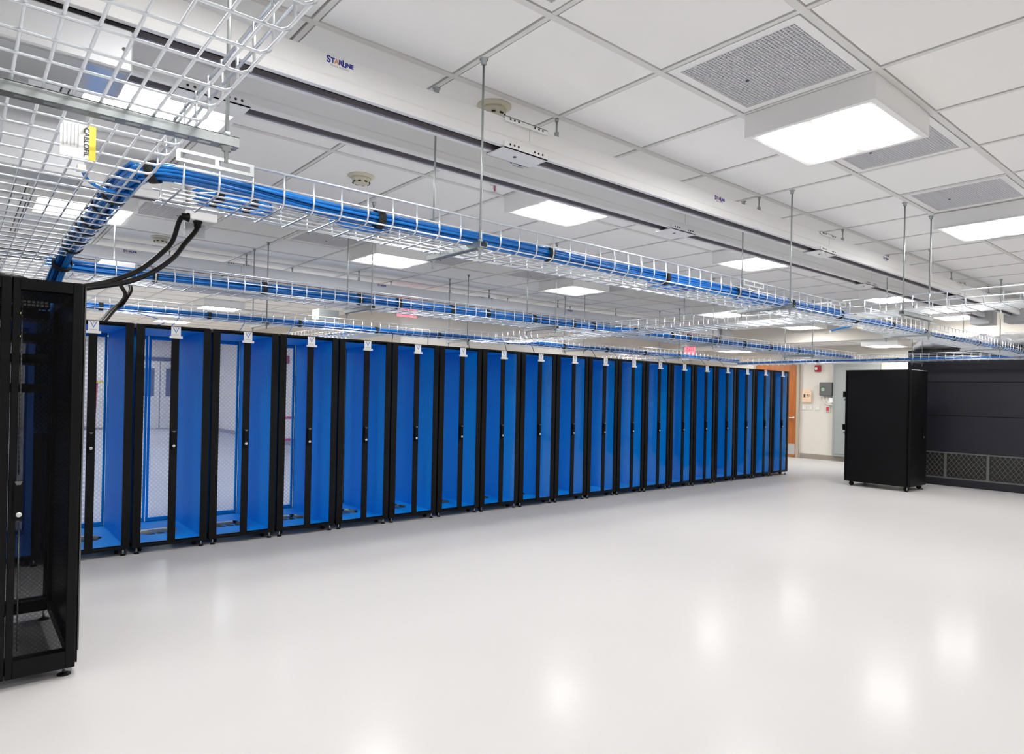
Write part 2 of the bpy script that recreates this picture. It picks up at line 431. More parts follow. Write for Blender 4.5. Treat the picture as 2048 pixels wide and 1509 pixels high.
def make_sprinkler(loc, lab, s=1):
    t = thing('sprinkler', lab, 'sprinkler', loc)
    MB().lathe([(.04*s, 0), (.042*s, -.05*s), (.036*s, -.07*s), (.02*s, -.075*s)], loc, 20).build('cup', 'steel', t)
    h = MB()
    for q in (-1, 1): h.tube([(loc[0]+.013*q*s, loc[1], loc[2]-.07*s), (loc[0]+.016*q*s, loc[1], loc[2]-.1*s), (loc[0], loc[1], loc[2]-.125*s)], .003*s, 6)
    h.lathe([(.02*s, -.125*s), (.021*s, -.129*s)], loc, 16)
    h.build('deflector', 'steel', t)
    MB().tube([(loc[0], loc[1], loc[2]-.075*s), (loc[0], loc[1], loc[2]-.12*s)], .005*s, 8).build('bulb', 'redp', t)
make_sprinkler((3.127, 3.999, ZC), 'chrome sprinkler head left of a ceiling light, behind the twin busways')
make_sprinkler((14.9, 3.72, LOW), 'chrome sprinkler head far off under the low ceiling above the foil duct', 1.4)
# ------------------------------------------------------------------ busways
def rodpart(par, x, y, z0, z1, r=.0055, name='threaded_rod', m='zinc'):
    return MB().tube([(x, y, z0), (x, y, z1)], r, 8).build(name, m, par)
def busway(lab, yf, x0, x1, joints, labels, hangers, endbox=False):
    t = thing('busway', lab, 'busway', (x0, yf, 2.80), 'white overhead busways')
    h = MB(); w = .135; zb, zt = 2.802, 2.957
    P = [(yf, zt), (yf, zb+.062), (yf-.006, zb+.05), (yf-.008, zb+.012), (yf-.003, zb), (yf+.026, zb), (yf+.026, zb+.02), (yf+.03, zb+.05), (yf+w-.03, zb+.05), (yf+w-.026, zb+.02), (yf+w-.026, zb), (yf+w+.003, zb), (yf+w+.008, zb+.012), (yf+w+.006, zb+.05), (yf+w, zb+.062), (yf+w, zt)]
    n = len(P)
    vs = [(a, p, q) for a in (x0, x1) for p, q in P]
    h.add(vs, [(i, (i+1) % n, n+(i+1) % n, n+i) for i in range(n)], False)
    h.box(x0, x0+.004, yf, yf+w, zb+.05, zt); h.box(x1-.004, x1, yf, yf+w, zb+.05, zt)
    h.build('housing', 'whitem', t)
    s = MB(); s.box(x0, x1, yf+.0265, yf+w-.0265, zb+.028, zb+.048); s.build('slot', 'slot', t)
    l = MB(); l.box(x0, x1, yf+w-.044, yf+w-.0268, zb+.001, zb+.026); l.build('slot_lip', 'lip', t)
    for jx in joints:
        j = MB(); a, b = jx-.16, jx+.16
        j.box(a, b, yf-.014, yf+w+.014, zb-.012, zb-.006)
        j.box(a, b, yf-.014, yf-.010, zb-.012, zb+.026); j.box(a, b, yf+w+.010, yf+w+.014, zb-.012, zb+.026)
        j.box(a, b, yf-.012, yf+w+.012, zt+.004, zt+.008); j.box(a, b, yf-.012, yf-.008, zt-.02, zt+.008)
        j.mi(1)
        for q in (-.12, -.09, -.06, .06, .09, .12):
            for zz, yy in ((zb+.012, yf-.0145), (zt-.004, yf-.0125)):
                j.lathe([(.0062, 0), (.0062, .002)], (jx+q, yy-.0012, zz), 10, 'y')
        j.lathe([(.010, 0), (.010, -.003)], (jx-.02, yf+w/2, zb-.012), 12)
        j.build('joint_cover', ['white', 'slot'], t)
        MB().box(jx+.03, jx+.032, yf-.0006, yf+.0, zb+.07, zt).build('seam', 'dgrey', t)
    for lx in labels:
        p = MB().box(lx-.065, lx+.065, yf-.0015, yf-.0002, zb+.045+.02, zt-.008).build('sticker', 'paper', t)
        zz = zt-.026; R, U = (1, 0, 0), (0, 0, 1)
        for s_, sz, dx, m in (('S', .042, -.054, 'inkb'), ('T', .030, -.034, 'inkb'), ('A', .030, -.0155, 'inko'), ('R', .030, .003, 'inkb'), ('L', .042, .0205, 'inkb'), ('INE', .026, .0465, 'inkb')):
            text(s_, sz, (lx+dx, yf-.002, zz), R, U, m, p, bold=.0014)
        text('TRACK BUSWAY', .0125, (lx, yf-.002, zz-.022), R, U, 'inkg', p)
    for hx in hangers:
        k = MB(); k.tube([(hx, yf+w/2, zt), (hx, yf+w/2, ZC-.004)], .006, 8); k.box(hx-.015, hx+.015, yf+w/2-.02, yf+w/2+.02, zt-.002, zt+.02)
        k.box(hx-.008, hx+.008, yf+w/2-.012, yf+w/2+.012, zt+.018, zt+.06)
        k.tube([(hx, yf+w/2, ZC-.025), (hx, yf+w/2, ZC-.004)], .012, 8)
        k.build('hanger', 'zinc', t)
    if endbox:
        MB().box(x1, x1+.42, yf-.06, yf+w+.06, zb-.1, zt+.03).build('end_feed_box', 'grey', t)
    return t
busway('white busway nearest the camera with a black slot underneath', 2.838, -6.3, 12.4, [-1.24, 2.43, 6.1, 9.77], [1.31, 4.35, 7.4, -2.2], [XL(i) for i in (-4, -2, 1, 4, 6, 8, 10, 12)], True)
busway('white busway right behind the nearest one, parallel to it', 3.285, -6.3, 12.4, [.90, 4.52, 8.15, 11.6], [2.75], [XL(i)+.05 for i in (-4, -2, 0, 3, 5, 7, 9, 11)], True)
busway('white busway behind the blue cabinets, front one of the far pair', 8.40, -6.3, 13.0, [-1.0, 2.62, 6.42, 10.1], [1.45, 4.58, 8.31], [XL(i) for i in (-3, 1, 3, 5, 6, 8, 10)], True)
busway('white busway behind the blue cabinets, rear one of the far pair', 8.86, -6.3, 13.0, [.8, 4.5, 8.2], [], [XL(i) for i in (-4, 0, 2, 4, 7, 9)], True)
busway('short white busway stub ending above the start of the second tray', 5.36, -6.3, 1.28, [-.9], [], [XL(-3), XL(-1)])
# ------------------------------------------------------------------ cable trays
def tray(lab, ax, a0, a1, c0, c1, zb=2.20, zt=2.322, openings=(), r=.0041, plates=(), pitch=.125, group='wire mesh cable trays'):
    P = (lambda a, c, z: (a, c, z)) if ax == 'x' else (lambda a, c, z: (c, a, z))
    t = thing('cable_tray', lab, 'cable tray', P(a0, c0, zb), group)
    m = MB(); n = max(3, round((c1-c0)/.0625))
    def opened(c, a):
        return any(s == c and lo < a < hi for s, lo, hi in openings)
    def cuts(side):
        segs = [(a0, a1)]
        for s, lo, hi in openings:
            if s != side: continue
            segs = [q for x, y in segs for q in ((x, min(y, lo)), (max(x, hi), y)) if q[1]-q[0] > .02]
        return segs
    for k in range(1, n): m.tube([P(a0, c0+(c1-c0)*k/n, zb), P(a1, c0+(c1-c0)*k/n, zb)], r, 6)
    for side, c in ((0, c0), (1, c1)):
        for x, y in cuts(side):
            for z in (zt, zb+.5*(zt-zb)): m.tube([P(x, c, z), P(y, c, z)], r if z < zt else r*1.15, 6)
        o = .012 if side == 0 else -.012
        m.tube([P(a0, c+o, zb+.006), P(a1, c+o, zb+.006)], r, 6)
    k = int((a1-a0)/pitch); q = .03
    for i in range(k+1):
        a = a0+.03+i*pitch
        if a > a1: break
        pts = []
        o0, o1 = opened(0, a), opened(1, a)
        if not o0: pts += [P(a, c0+.004, zt+.004), P(a, c0, zb+q), P(a, c0+.3*q, zb+.3*q-.004)]
        pts += [P(a, c0+q, zb-.006), P(a, c1-q, zb-.006)]
        if not o1: pts += [P(a, c1-.3*q, zb+.3*q-.004), P(a, c1, zb+q), P(a, c1-.004, zt+.004)]
        m.tube(pts, r, 6)
    m.build('wire_mesh', 'wire', t)
    for a, side in plates:
        c = c0-.006 if side == 0 else c1+.006; s = MB()
        for z0, z1 in ((zt-.042, zt-.03), (zt-.008, zt+.004)): s.box(*bx3(P, a-.14, a+.14, c-.002, c+.002, z0, z1))
        for x in (-.14, -.005, .125): s.box(*bx3(P, a+x, a+x+.015, c-.002, c+.002, zt-.03, zt-.008))
        s.build('splice_plate', 'zinc', t)
    return t
def bx3(P, a0, a1, c0, c1, z0, z1):
    p, q = P(a0, c0, z0), P(a1, c1, z1)
    return min(p[0], q[0]), max(p[0], q[0]), min(p[1], q[1]), max(p[1], q[1]), min(p[2], q[2]), max(p[2], q[2])
T1 = (2.665, 3.035); T2 = (5.33, 5.73); T3 = (7.63, 8.01); CX = (6.04, 6.50); LX = (-.10, .535); FX = (12.70, 13.10)
tray('long wire tray nearest the camera carrying a thick blue cable bundle', 'x', .60, 12.66, *T1, zb=2.187, zt=2.315, openings=[(0, *CX), (1, *CX)], plates=[(.74, 0), (4.55, 0), (5.95, 0)])
tray('wire tray over the cold aisle, second one from the camera', 'x', .56, 12.66, *T2, openings=[(0, *CX), (1, *CX)], plates=[(4.05, 1), (7.9, 0)])
tray('wire tray behind the tops of the blue cabinets, third from the camera', 'x', -2.0, 12.66, *T3, openings=[(0, *CX), (0, *LX), (1, 4.0, 4.45)], plates=[(3.6, 1), (4.6, 1), (8.6, 1)])
tray('wide wire tray overhead at top left, seen from below', 'y', .35, 7.62, *LX, openings=[(1, *T1), (1, *T2)])
tray('empty cross tray reaching in from the right edge above the long tray', 'y', .2, 7.62, *CX, zb=2.206, zt=2.328, openings=[(0, *T1), (1, *T1), (0, *T2), (1, *T2)], plates=[(2.9, 0)])
tray('short wire tray branching back from behind the fifth blue cabinet', 'y', 8.02, 10.9, 4.0, 4.45)
tray('far cross tray in front of the black cooling unit', 'y', -1.5, 8.2, *FX, zb=2.16, zt=2.28, openings=[(0, *T1), (0, *T2), (0, *T3)])
tray('far side tray with pale wires beyond the last blue cabinets', 'y', 8.03, 10.9, 11.0, 11.4, zb=2.2)
# trapeze hangers
def trapeze(lab, ax, a, c0, c1, zt=2.194, top=ZC, grp='trapeze hangers under the wire trays', rod=(True, True)):
    P = (lambda a, c, z: (a, c, z)) if ax == 'x' else (lambda a, c, z: (c, a, z))
    t = thing('trapeze_hanger', lab, 'hanger', P(a, (c0+c1)/2, zt), grp)
    s = MB(); h = .028; w = .022
    B = lambda *b: s.box(*bx3(P, *b))
    for q in (-w, w-.003): B(a+q, a+q+.003, c0, c1, zt-h, zt-.002)
    for q in (-w, w-.011): B(a+q, a+q+.011, c0, c1, zt-.004, zt-.001)
    for q in (-w, .008): B(a+q, a+q+.014, c0, c1, zt-h-.003, zt-h)
    k = int((c1-c0)/.06)
    for i in range(k+1):
        c = c0+i*(c1-c0)/k
        B(a-.008, a+.008, max(c0, c-.012), min(c1, c+.012), zt-h-.003, zt-h)
    s.build('strut', 'zinc', t)
    for i, c in enumerate((c0+.03, c1-.03)):
        if not rod[i]: continue
        MB().tube([P(a, c, zt-h-.05), P(a, c, top-.004)], .0058, 8).build('threaded_rod', 'zinc', t)
        q = P(a, c, zt)
        MB().lathe([(.013, -h-.016), (.013, -h-.006), (.021, -h-.0055), (.021, -h-.003)], q, 12).build('nut', 'zinc', t)
        MB().lathe([(.013, .0), (.013, .012)], q, 6).build('nut', 'zinc', t)
        if top == ZC: MB().lathe([(.014, -.03), (.014, -.008), (.022, -.007), (.022, -.004)], P(a, c, top), 12).build('ceiling_nut', 'zinc', t)
TLAB = {1: 'trapeze hanger with grey strut under the nearest long tray, ', 2: 'trapeze hanger under the second tray from the camera, ', 3: 'trapeze hanger under the third tray above the blue cabinets, '}
for k, (yy, xs) in {1: ((2.61, 3.095), (XL(0)+.01, XL(4)+.03, 8.05, 10.65)), 2: ((5.26, 5.80), (2.79, 5.02, 8.02, 10.9)), 3: ((7.56, 8.08), (2.69, 5.5, 7.85, 10.4))}.items():
    for n, x in enumerate(xs): trapeze(TLAB[k]+('nearest of its row' if n == 0 else ORD[n]+' along its row'), 'x', x, *yy)
trapeze('trapeze hanger with long slotted strut under the wide overhead tray at top left', 'y', 2.075, -.22, .635)
trapeze('trapeze hanger under the empty cross tray, left of the light cut by the frame', 'y', 2.17, 6.0, 6.66, 2.20)
trapeze('trapeze hanger under the far cross tray in front of the cooling unit', 'y', 4.4, 12.64, 13.16, 2.154)
# ------------------------------------------------------------------ cable bundles
def bundle(lab, path, R, ncab, rc, straps, seg=8, grp='blue cable bundles', mats=('cable', 'cable2'), flat=1.0):
    pts = spline(path, seg)
    t = thing('cable_bundle', lab, 'cable bundle', tuple(pts[0]), grp)
    L = [0]
    for a, b in zip(pts, pts[1:]): L.append(L[-1]+(b-a).length)
    fr = []; up = Vector((0, 0, 1))
    for i in range(len(pts)):
        d = (pts[min(i+1, len(pts)-1)]-pts[max(i-1, 0)]).normalized()
        u = (up-d*up.dot(d))
        if u.length < .05: u = Vector((0, 1, 0))-d*d.y
        u.normalize(); up = u; fr.append((u, d.cross(u)))
    for k in range(ncab):
        ring = k/ncab; rr = R*math.sqrt(ring+.05)*.92; th = k*2.39996; ph = random.uniform(0, 6.28); fq = random.uniform(.8, 2.0)
        q = []
        for i, p in enumerate(pts):
            u, w = fr[i]; a = th+.55*math.sin(L[i]*fq+ph); b = rr*(1+.14*math.sin(L[i]*fq*1.7+ph*2))
            q.append(p+u*(b*math.cos(a)*flat)+w*(b*math.sin(a)))
        MB().tube(q, rc, 6).build('cable', mats[k % 3 == 2], t)
    for s in straps:
        i = min(range(len(L)), key=lambda j: abs(L[j]-s)); i = min(max(i, 1), len(L)-2)
        d = (pts[i+1]-pts[i-1]).normalized(); u, w = fr[i]; rad = R*1.06+rc
        m = MB(); vs = []; fs = []; n = 18
        for j, (h, r_) in enumerate(((-.017, rad-.004), (-.017, rad+.002), (.017, rad+.002), (.017, rad-.004))):
            for x in range(n):
                a = 2*PI*x/n; vs.append(pts[i]+d*h+u*(r_*math.cos(a)*flat)+w*(r_*math.sin(a)))
        for j in range(4):
            for x in range(n):
                fs.append((j*n+x, j*n+(x+1) % n, ((j+1) % 4)*n+(x+1) % n, ((j+1) % 4)*n+x))
        m.add(vs, fs, True); m.build('strap', 'tie', t)
    return t
def line(a, b, n, jit=0.0):
    a, b = Vector(a), Vector(b)
    return [a.lerp(b, i/n)+Vector((0, random.uniform(-jit, jit), random.uniform(-jit, jit)*.4)) for i in range(n+1)]
zb = 2.252
bundle('thick blue cable bundle lying in the nearest long tray', [(.52, 2.86, 2.258), (.62, 2.79, 2.262), (.85, 2.735, 2.245), (1.15, 2.72, 2.226)]+line((1.5, 2.715, 2.224), (6.0, 2.715, 2.222), 14, .003)+[(6.25, 2.74, 2.218), (6.5, 2.735, 2.215)], .033, 26, .0066, [.06, .98, 2.02, 3.05, 3.9, 4.7, 5.6, 6.05])
bundle('thinner blue cable run in the far stretch of the nearest long tray', line((6.5, 2.72, 2.213), (12.6, 2.72, 2.213), 18, .004), .024, 12, .0072, [.75, 1.7, 2.6, 3.5, 4.5, 5.4, 6.3])
bundle('blue cable bundle dropping from the top left tray into the black cabinet', [(.52, 2.86, 2.258), (.495, 3.0, 2.245), (.49, 3.3, 2.245), (.49, 3.8, 2.245), (.49, 4.3, 2.24), (.485, 4.7, 2.21), (.455, 4.92, 2.09), (.425, 4.99-.03, 1.95), (.41, 4.93, 1.8), (.40, 4.9, 1.5), (.40, 4.9, 1.15)], .042, 24, .0072, [.32, .55, .85, 1.1, 1.35, 1.62, 1.95])
bundle('blue cable bundle in the second tray over the cold aisle', [(.44, 5.2, 2.24), (.6, 5.34, 2.25)]+line((.8, 5.385, zb), (12.6, 5.385, zb-.01), 30, .004), .038, 20, .0075, [.7, 1.5, 2.35, 2.75, 3.3, 3.75, 4.4, 5.0, 5.35, 6.1, 6.8, 7.2, 7.9, 8.6, 9.3, 10.2, 11])
bundle('blue cable bundle in the third tray behind the blue cabinets', line((-1.9, 7.68, 2.225), (12.6, 7.68, 2.22), 34, .004), .030, 14, .0075, [3.0, 4.0, 5.0, 6.0, 7.0, 8.2, 9.4, 10.4, 11.4, 12.4, 13.4])
bundle('few blue cables lying in the far cross tray', line((12.76, -1.3, 2.188), (12.76, 7.8, 2.188), 16, .004), .020, 8, .0078, [4.2, 6.0, 7.4])
bundle('few blue cables in the short branch tray behind the cabinets', line((4.08, 7.75, 2.225), (4.08, 10.8, 2.222), 8, .004), .014, 5, .007, [1.2])
def coil(lab, cx, cy, z, lx, ly, turns, straps=True):
    t = thing('cable_coil', lab, 'cable coil', (cx, cy, z), 'slack loops of blue cable')
    pts = []
    for k in range(turns*20+1):
        a = 2*PI*k/20; j = k/20
        pts.append((cx+(lx-.006*(j % 3))*math.cos(a)*(abs(math.cos(a))**-.25 if abs(math.cos(a)) > .15 else 1), cy+(ly+.004*math.sin(j*2.3))*math.sin(a), z+.012*(j % 4)+.004*math.sin(3*a)))
    MB().tube(pts, .0065, 6).build('cable', 'cable', t)
    if straps:
        for q in (-.45, .4):
            for e in (-1, 1):
                MB().tube([(cx+lx*q-.014, cy+ly*e*.92, z+.02), (cx+lx*q+.014, cy+ly*e*.92, z+.02)], .024, 10).build('strap', 'tie', t)
coil('coil of slack blue cable strapped in the tray corner at upper left', .88, 2.90, 2.20, .16, .055, 6)
coil('loose slack loop of blue cable beside the first strap of the near tray', 1.42, 2.82, 2.199, .15, .035, 3, False)
coil('slack loop of blue cable past the middle of the near tray', 3.75, 2.83, 2.199, .22, .05, 4, False)
coil('slack loop of blue cable near the far splice of the near tray', 4.75, 2.83, 2.199, .22, .05, 4, False)
t = thing('patch_cable', 'loose end of blue patch cable with clear plug at the tray corner', 'cable', (.5, 2.95, 2.2))
MB().tube(spline([(.52, 3.02, 2.21), (.44, 2.99, 2.20), (.37, 2.93, 2.205), (.335, 2.86, 2.225)], 6), .0065, 8).build('jacket', 'cable', t)
MB().box(.318, .342, 2.815, 2.86, 2.215, 2.233).build('plug', 'offw', t)
t = thing('patch_cable', 'blue patch cable end hanging under the crossing of two trays', 'cable', (6.9, 3.0, 2.2))
MB().tube(spline([(6.88, 2.95, 2.19), (6.82, 3.02, 2.17), (6.74, 3.1, 2.14)], 6), .009, 8).build('jacket', 'cable', t)
MB().box(6.70, 6.745, 3.085, 3.125, 2.115, 2.145).build('plug', 'offw', t)
t = thing('paper_tag', 'small cream tag on the tray crossing beside the dangling plug', 'tag', (6.95, 2.93, 2.19))
MB().box(6.9, 7.04, 2.90, 2.96, 2.168, 2.192).build('card', 'cream', t)
# thin drops to the cabinets
RX0, RP, RY = 1.164, .62, 6.419
for n in range(17):
    k = n+1; x = RX0+RP*(k-1)+.28+.05*math.sin(n*2.1); sag = .05+.03*math.sin(n*1.7)
    lab = 'thin cable dropping from the rear tray to the %s blue cabinet' % ('second third fourth fifth sixth seventh eighth ninth tenth eleventh twelfth thirteenth fourteenth fifteenth sixteenth seventeenth eighteenth'.split()[n])
    t = thing('drop_cable', lab, 'cable', (x, 7.66, 2.2), 'thin drop cables above the blue cabinets')
    MB().tube(spline([(x+.35, 7.66, 2.215), (x+.33, 7.56, 2.17), (x+.16, 7.30, 2.03-sag*.3), (x, 7.1, 1.985)], 6), .004, 6).build('jacket', 'cable2' if n < 4 else 'cord', t)
t = thing('drop_cable', 'thin blue cable looping loosely above the first blue cabinet', 'cable', (1.0, 7.5, 2.1), 'thin drop cables above the blue cabinets')
MB().tube(spline([(1.15, 7.62, 2.215), (1.42, 7.5, 2.16), (1.60, 7.42, 2.1), (1.5, 7.38, 2.05), (1.3, 7.35, 2.05), (1.0, 7.3, 2.04), (.85, 7.2, 1.99)], 6), .004, 6).build('jacket', 'cable2', t)
# ------------------------------------------------------------------ tap boxes and cords
def tapbox(lab, x0, x1, y0, y1, z0, z1, m='grey'):
    t = thing('tap_box', lab, 'power tap box', ((x0+x1)/2, (y0+y1)/2, z0), 'grey tap boxes under the busways')
    MB().bev(x0, x1, y0, y1, z0, z1, .006).build('body', m, t)
    MB().box(x0+.02, x1-.02, y0+.02, y1-.02, z0-.004, z0).build('bottom_plate', 'steel', t)
    s = MB()
    for xx in (x0+.03, x1-.03):
        s.lathe([(.007, 0), (.007, -.003)], (xx, y0, (z0+z1)/2), 10, 'y')
    s.build('screw', 'dgrey', t)
    return t
t = tapbox('grey tap box under the nearest busway, above the wide overhead tray', -.35, .49, 2.86, 3.2, 2.628, 2.785)
t = tapbox('grey tap box hanging low under the second busway, behind the wire mesh', -.42, .40, 3.30, 3.55, 2.31, 2.60)
MB().box(-.1, .2, 3.31, 3.41, 2.60, 2.80).build('neck', 'grey', t)
t = tapbox('small white tap box with two black cords beside the blue cable corner', 1.30, 1.49, 5.29, 5.44, 2.685, 2.95, 'white')
MB().box(1.30, 1.45, 5.462, 5.468, 2.59, 2.95).build('mounting_plate', 'grey', t)
MB().box(1.283, 1.45, 5.44, 5.464, 2.80, 2.90).build('bracket', 'grey', t)
for (p, ax) in (((1.30, 5.33, 2.70), 'x'), ((1.36, 5.33, 2.685), 'z')):
    MB().lathe([(.034, 0), (.034, -.012), (.027, -.02), (.024, -.05)], p, 16, ax).build('cable_gland', 'cord', t)
def cord(lab, pts, r=.017, grp=None):
    t = thing('power_cord', lab, 'power cord', pts[0], grp)
    MB().tube(spline(pts, 8), r, 10).build('jacket', 'cord', t)
    return t
cord('black power cord from the left side of the white tap box', [(1.25, 5.33, 2.695), (1.225, 5.31, 2.64), (1.175, 5.25, 2.494), (1.096, 5.18, 2.388), (.935, 5.05, 2.227), (.766, 4.9, 2.121), (.608, 4.72, 2.046), (.45, 4.6, 1.99), (.3, 4.55, 1.967)], grp='black cords over the black cabinet')
cord('black power cord from the underside of the white tap box', [(1.36, 5.33, 2.635), (1.335, 5.31, 2.59), (1.26, 5.26, 2.49), (1.162, 5.18, 2.355), (1.0, 5.07, 2.214), (.828, 4.93, 2.115), (.609, 4.72, 2.034), (.46, 4.5, 1.98), (.3, 4.42, 1.967)], grp='black cords over the black cabinet')
t = tapbox('grey tap box hidden behind the second tray, above the first blue cabinets', .98, 1.26, 7.0, 7.2, 2.42, 2.58)
MB().tube([(1.1, 7.1, 2.58), (1.1, 7.1, ZC-.004)], .006, 8).build('hanger_rod', 'zinc', t)
cord('left strand of the forked black cord above the first blue cabinet', [(1.13, 7.06, 2.42), (1.148, 7.02, 2.36), (1.18, 7.0, 2.281), (1.139, 7.0, 2.194), (1.08, 7.0, 2.142), (.99, 6.9, 2.023), (.955, 6.88, 1.99)], .017, 'forked black cords')
cord('right strand of the forked black cord above the first blue cabinet', [(1.21, 7.06, 2.42), (1.226, 7.03, 2.365), (1.225, 7.01, 2.325), (1.20, 7.0, 2.274), (1.155, 7.01, 2.19), (1.10, 6.99, 2.142), (1.01, 6.88, 2.023), (.975, 6.86, 1.99)], .017, 'forked black cords')
t = tapbox('small grey tap box seen far behind the rear tray', 4.35, 4.7, 10.0, 10.25, 2.46, 2.72, 'pgrey')
MB().tube([(4.5, 10.1, 2.72), (4.5, 10.1, ZC-.004)], .008, 8).build('hanger_rod', 'zinc', t)
# catalogue tag on the wide tray
t = thing('product_tag', 'white and yellow printed tag hanging in the wide overhead tray', 'tag', (.265, 2.30, 2.17))
MB().box(.215, .285, 2.300, 2.3012, 2.105, 2.205).build('card', 'paper', t)
MB().box(.285, .303, 2.300, 2.3012, 2.105, 2.205).build('stripe', 'yellow', t)
text('CABLOFIL', .019, (.279, 2.2995, 2.155), (0, 0, -1), (1, 0, 0), 'inkk', t)
pr = MB()
for k in range(5): pr.box(.222+.009*k, .224+.009*k, 2.2993, 2.2998, 2.135+.004*(k % 2), 2.2)
pr.build('print_line', 'inkg', t)
# ------------------------------------------------------------------ blue cabinets
def arc(x): return -.020*(1-((x-.31)/.30)**2)
def strip(mb, xa, xb, z0, z1, th, off=0, n=4):
    vs = []; fs = []
    for k in range(n+1):
        x = xa+(xb-xa)*k/n; y = arc(x)+off
        vs += [(x, y, z0), (x, y, z1), (x, y+th, z1), (x, y+th, z0)]
    for k in range(n):
        b = 4*k
        for i in range(4): fs.append((b+i, b+(i+1) % 4, b+4+(i+1) % 4, b+4+i))
    fs += [(0, 1, 2, 3), (4*n+3, 4*n+2, 4*n+1, 4*n)]
    mb.add(vs, fs, False)
RZ0, RZ1, RD = .052, 1.98, 1.06
def caster(par, x, y):
    c = MB(); c.lathe([(.026, -.012), (.030, -.009), (.030, .009), (.026, .012)], (x, y, .030), 16, 'x')
    c.box(x-.018, x+.018, y-.02, y+.025, .048, .056); c.box(x-.017, x-.014, y-.012, y+.012, .03, .05); c.box(x+.014, x+.017, y-.012, y+.012, .03, .05)
    c.build('caster', 'black', par)
def foot(par, x, y, h=.055):
    c = MB(); c.lathe([(.022, 0), (.022, .006), (.008, .012)], (x, y, 0), 14); c.mi(1); c.tube([(x, y, .01), (x, y, h)], .0065, 8)
    c.build('leveling_foot', ['black', 'steel'], par)
def make_rack():
    t = thing('server_cabinet', '', 'server cabinet', (0, 0, 0), 'blue lined cabinets in the long row')
    f = MB()
    for y0, y1 in ((.018, .032), (RD-.055, RD-.025)):
        for x0, x1 in ((.012, .044), (.576, .608)): f.box(x0, x1, y0, y1, RZ0, RZ1)
        f.box(.044, .576, y0, y1, RZ1-.035, RZ1); f.box(.044, .576, y0, y1, RZ0, RZ0+.035)
    for x0, x1 in ((.012, .044), (.576, .608)):
        f.box(x0, x1, .032, RD-.055, RZ1-.035, RZ1); f.box(x0, x1, .032, RD-.055, RZ0, RZ0+.035)
    f.build('frame', 'black', t)
    for x in (.045, .571): MB().box(x, x+.004, .033, RD-.056, RZ0+.03, RZ1-.036).build('side_panel', 'blue', t)
    MB().box(.044, .576, .033, RD-.056, RZ1-.034, RZ1-.03).build('top_panel', 'blue', t)
    MB().box(.044, .576, .033, RD-.056, RZ1-.028, RZ1-.004).build('bounce_lid', 'black', t)  # unseen black cover, added to keep blue bounce off the ceiling
    b = MB(); z = RZ0+.036
    O = [(.046, .033), (.574, .033), (.574, RD-.057), (.046, RD-.057)]
    H = [(.20, .34), (.42, .34), (.48, .46), (.42, .62), (.20, .62), (.14, .46)]
    vs = [(x, y, z) for x, y in O]+[(x, y, z) for x, y in H]
    b.add(vs, [(0, 1, 5, 4), (1, 6, 5), (1, 2, 6), (2, 7, 6), (2, 3, 8, 7), (3, 9, 8), (3, 0, 9), (0, 4, 9)], False)
    for c in (.27, .35):
        b.box(c-.006, c+.006, .34, .43, z-.001, z+.001); b.box(c-.03, c+.03, .42, .435, z-.001, z+.001); b.box(c-.03, c+.03, .55, .565, z-.001, z+.001)
    b.build('base_plate', 'blue', t)
    d = MB(); z0, z1 = RZ0+.006, RZ1-.006
    strip(d, .010, .072, z0, z1, .014); strip(d, .548, .610, z0, z1, .014); strip(d, .279, .341, z0, z1, .012, -.003)
    for a, c in ((.072, .279), (.341, .548)):
        strip(d, a, c, z1-.012, z1, .012); strip(d, a, c, z0, z0+.022, .012)
    dd = d.build('front_door', 'black', t)
    for a, c in ((.072, .279), (.341, .548)):
        g = MB(); strip(g, a, c, z0+.022, z1-.012, .003, .003); g.build('glass_pane', 'glass', dd)
    y = arc(.31)-.004
    h = MB(); h.bev(.290, .330, y-.018, y, .89, 1.055, .005); h.mi(1); h.prism([(.294, 1.055), (.326, 1.055), (.316, 1.043), (.304, 1.043)], y-.0205, y-.017, 'y')
    hh = h.build('handle', ['black2', 'dgrey'], dd)
    MB().lathe([(.0125, 0), (.0125, -.005), (.006, -.0055)], (.310, y-.018, .925), 16, 'y').build('lock', 'steel', dd)
    n = MB(); n.box(.272, .348, y-.010, y-.004, 1.885, 1.97); n.box(.258, .362, y-.022, y-.004, 1.868, 1.888); n.mi(1)
    for s in (-1, 1):
        n.prism([(.310+s*.027, 1.966), (.310+s*.019, 1.966), (.310, 1.925), (.310, 1.912)] if s == 1 else [(.283, 1.966), (.291, 1.966), (.310, 1.925), (.310, 1.912)], y-.0105, y-.010, 'y')
    n.mi(2); n.prism([(.302, 1.966), (.318, 1.966), (.310, 1.948)], y-.0105, y-.010, 'y'); n.box(.285, .335, y-.0105, y-.010, 1.897, 1.901)
    n.build('name_tag', ['paper', 'inkl', 'inkg'], dd)
    for a, c in ((.046, .306), (.314, .574)):
        r = MB(); w = .021
        r.box(a, a+w, RD-.022, RD, RZ0+.01, RZ1-.01); r.box(c-w, c, RD-.022, RD, RZ0+.01, RZ1-.01)
        r.box(a+w, c-w, RD-.022, RD, RZ1-.07, RZ1-.01); r.box(a+w, c-w, RD-.022, RD, RZ0+.01, RZ0+.07)
        rd = r.build('rear_door', 'blue', t)
        MB().box(a+w, c-w, RD-.012, RD-.010, RZ0+.07, RZ1-.07).build('mesh_panel', 'perf', rd)
    for x in (.09, .53):
        for yy in (.11, RD-.11): caster(t, x, yy)
        for yy in (.03, RD-.04): foot(t, x+(-.04 if x < .3 else .04), yy)
    return t
R0 = make_rack()
NUM = 'first second third fourth fifth sixth seventh eighth ninth tenth'.split()
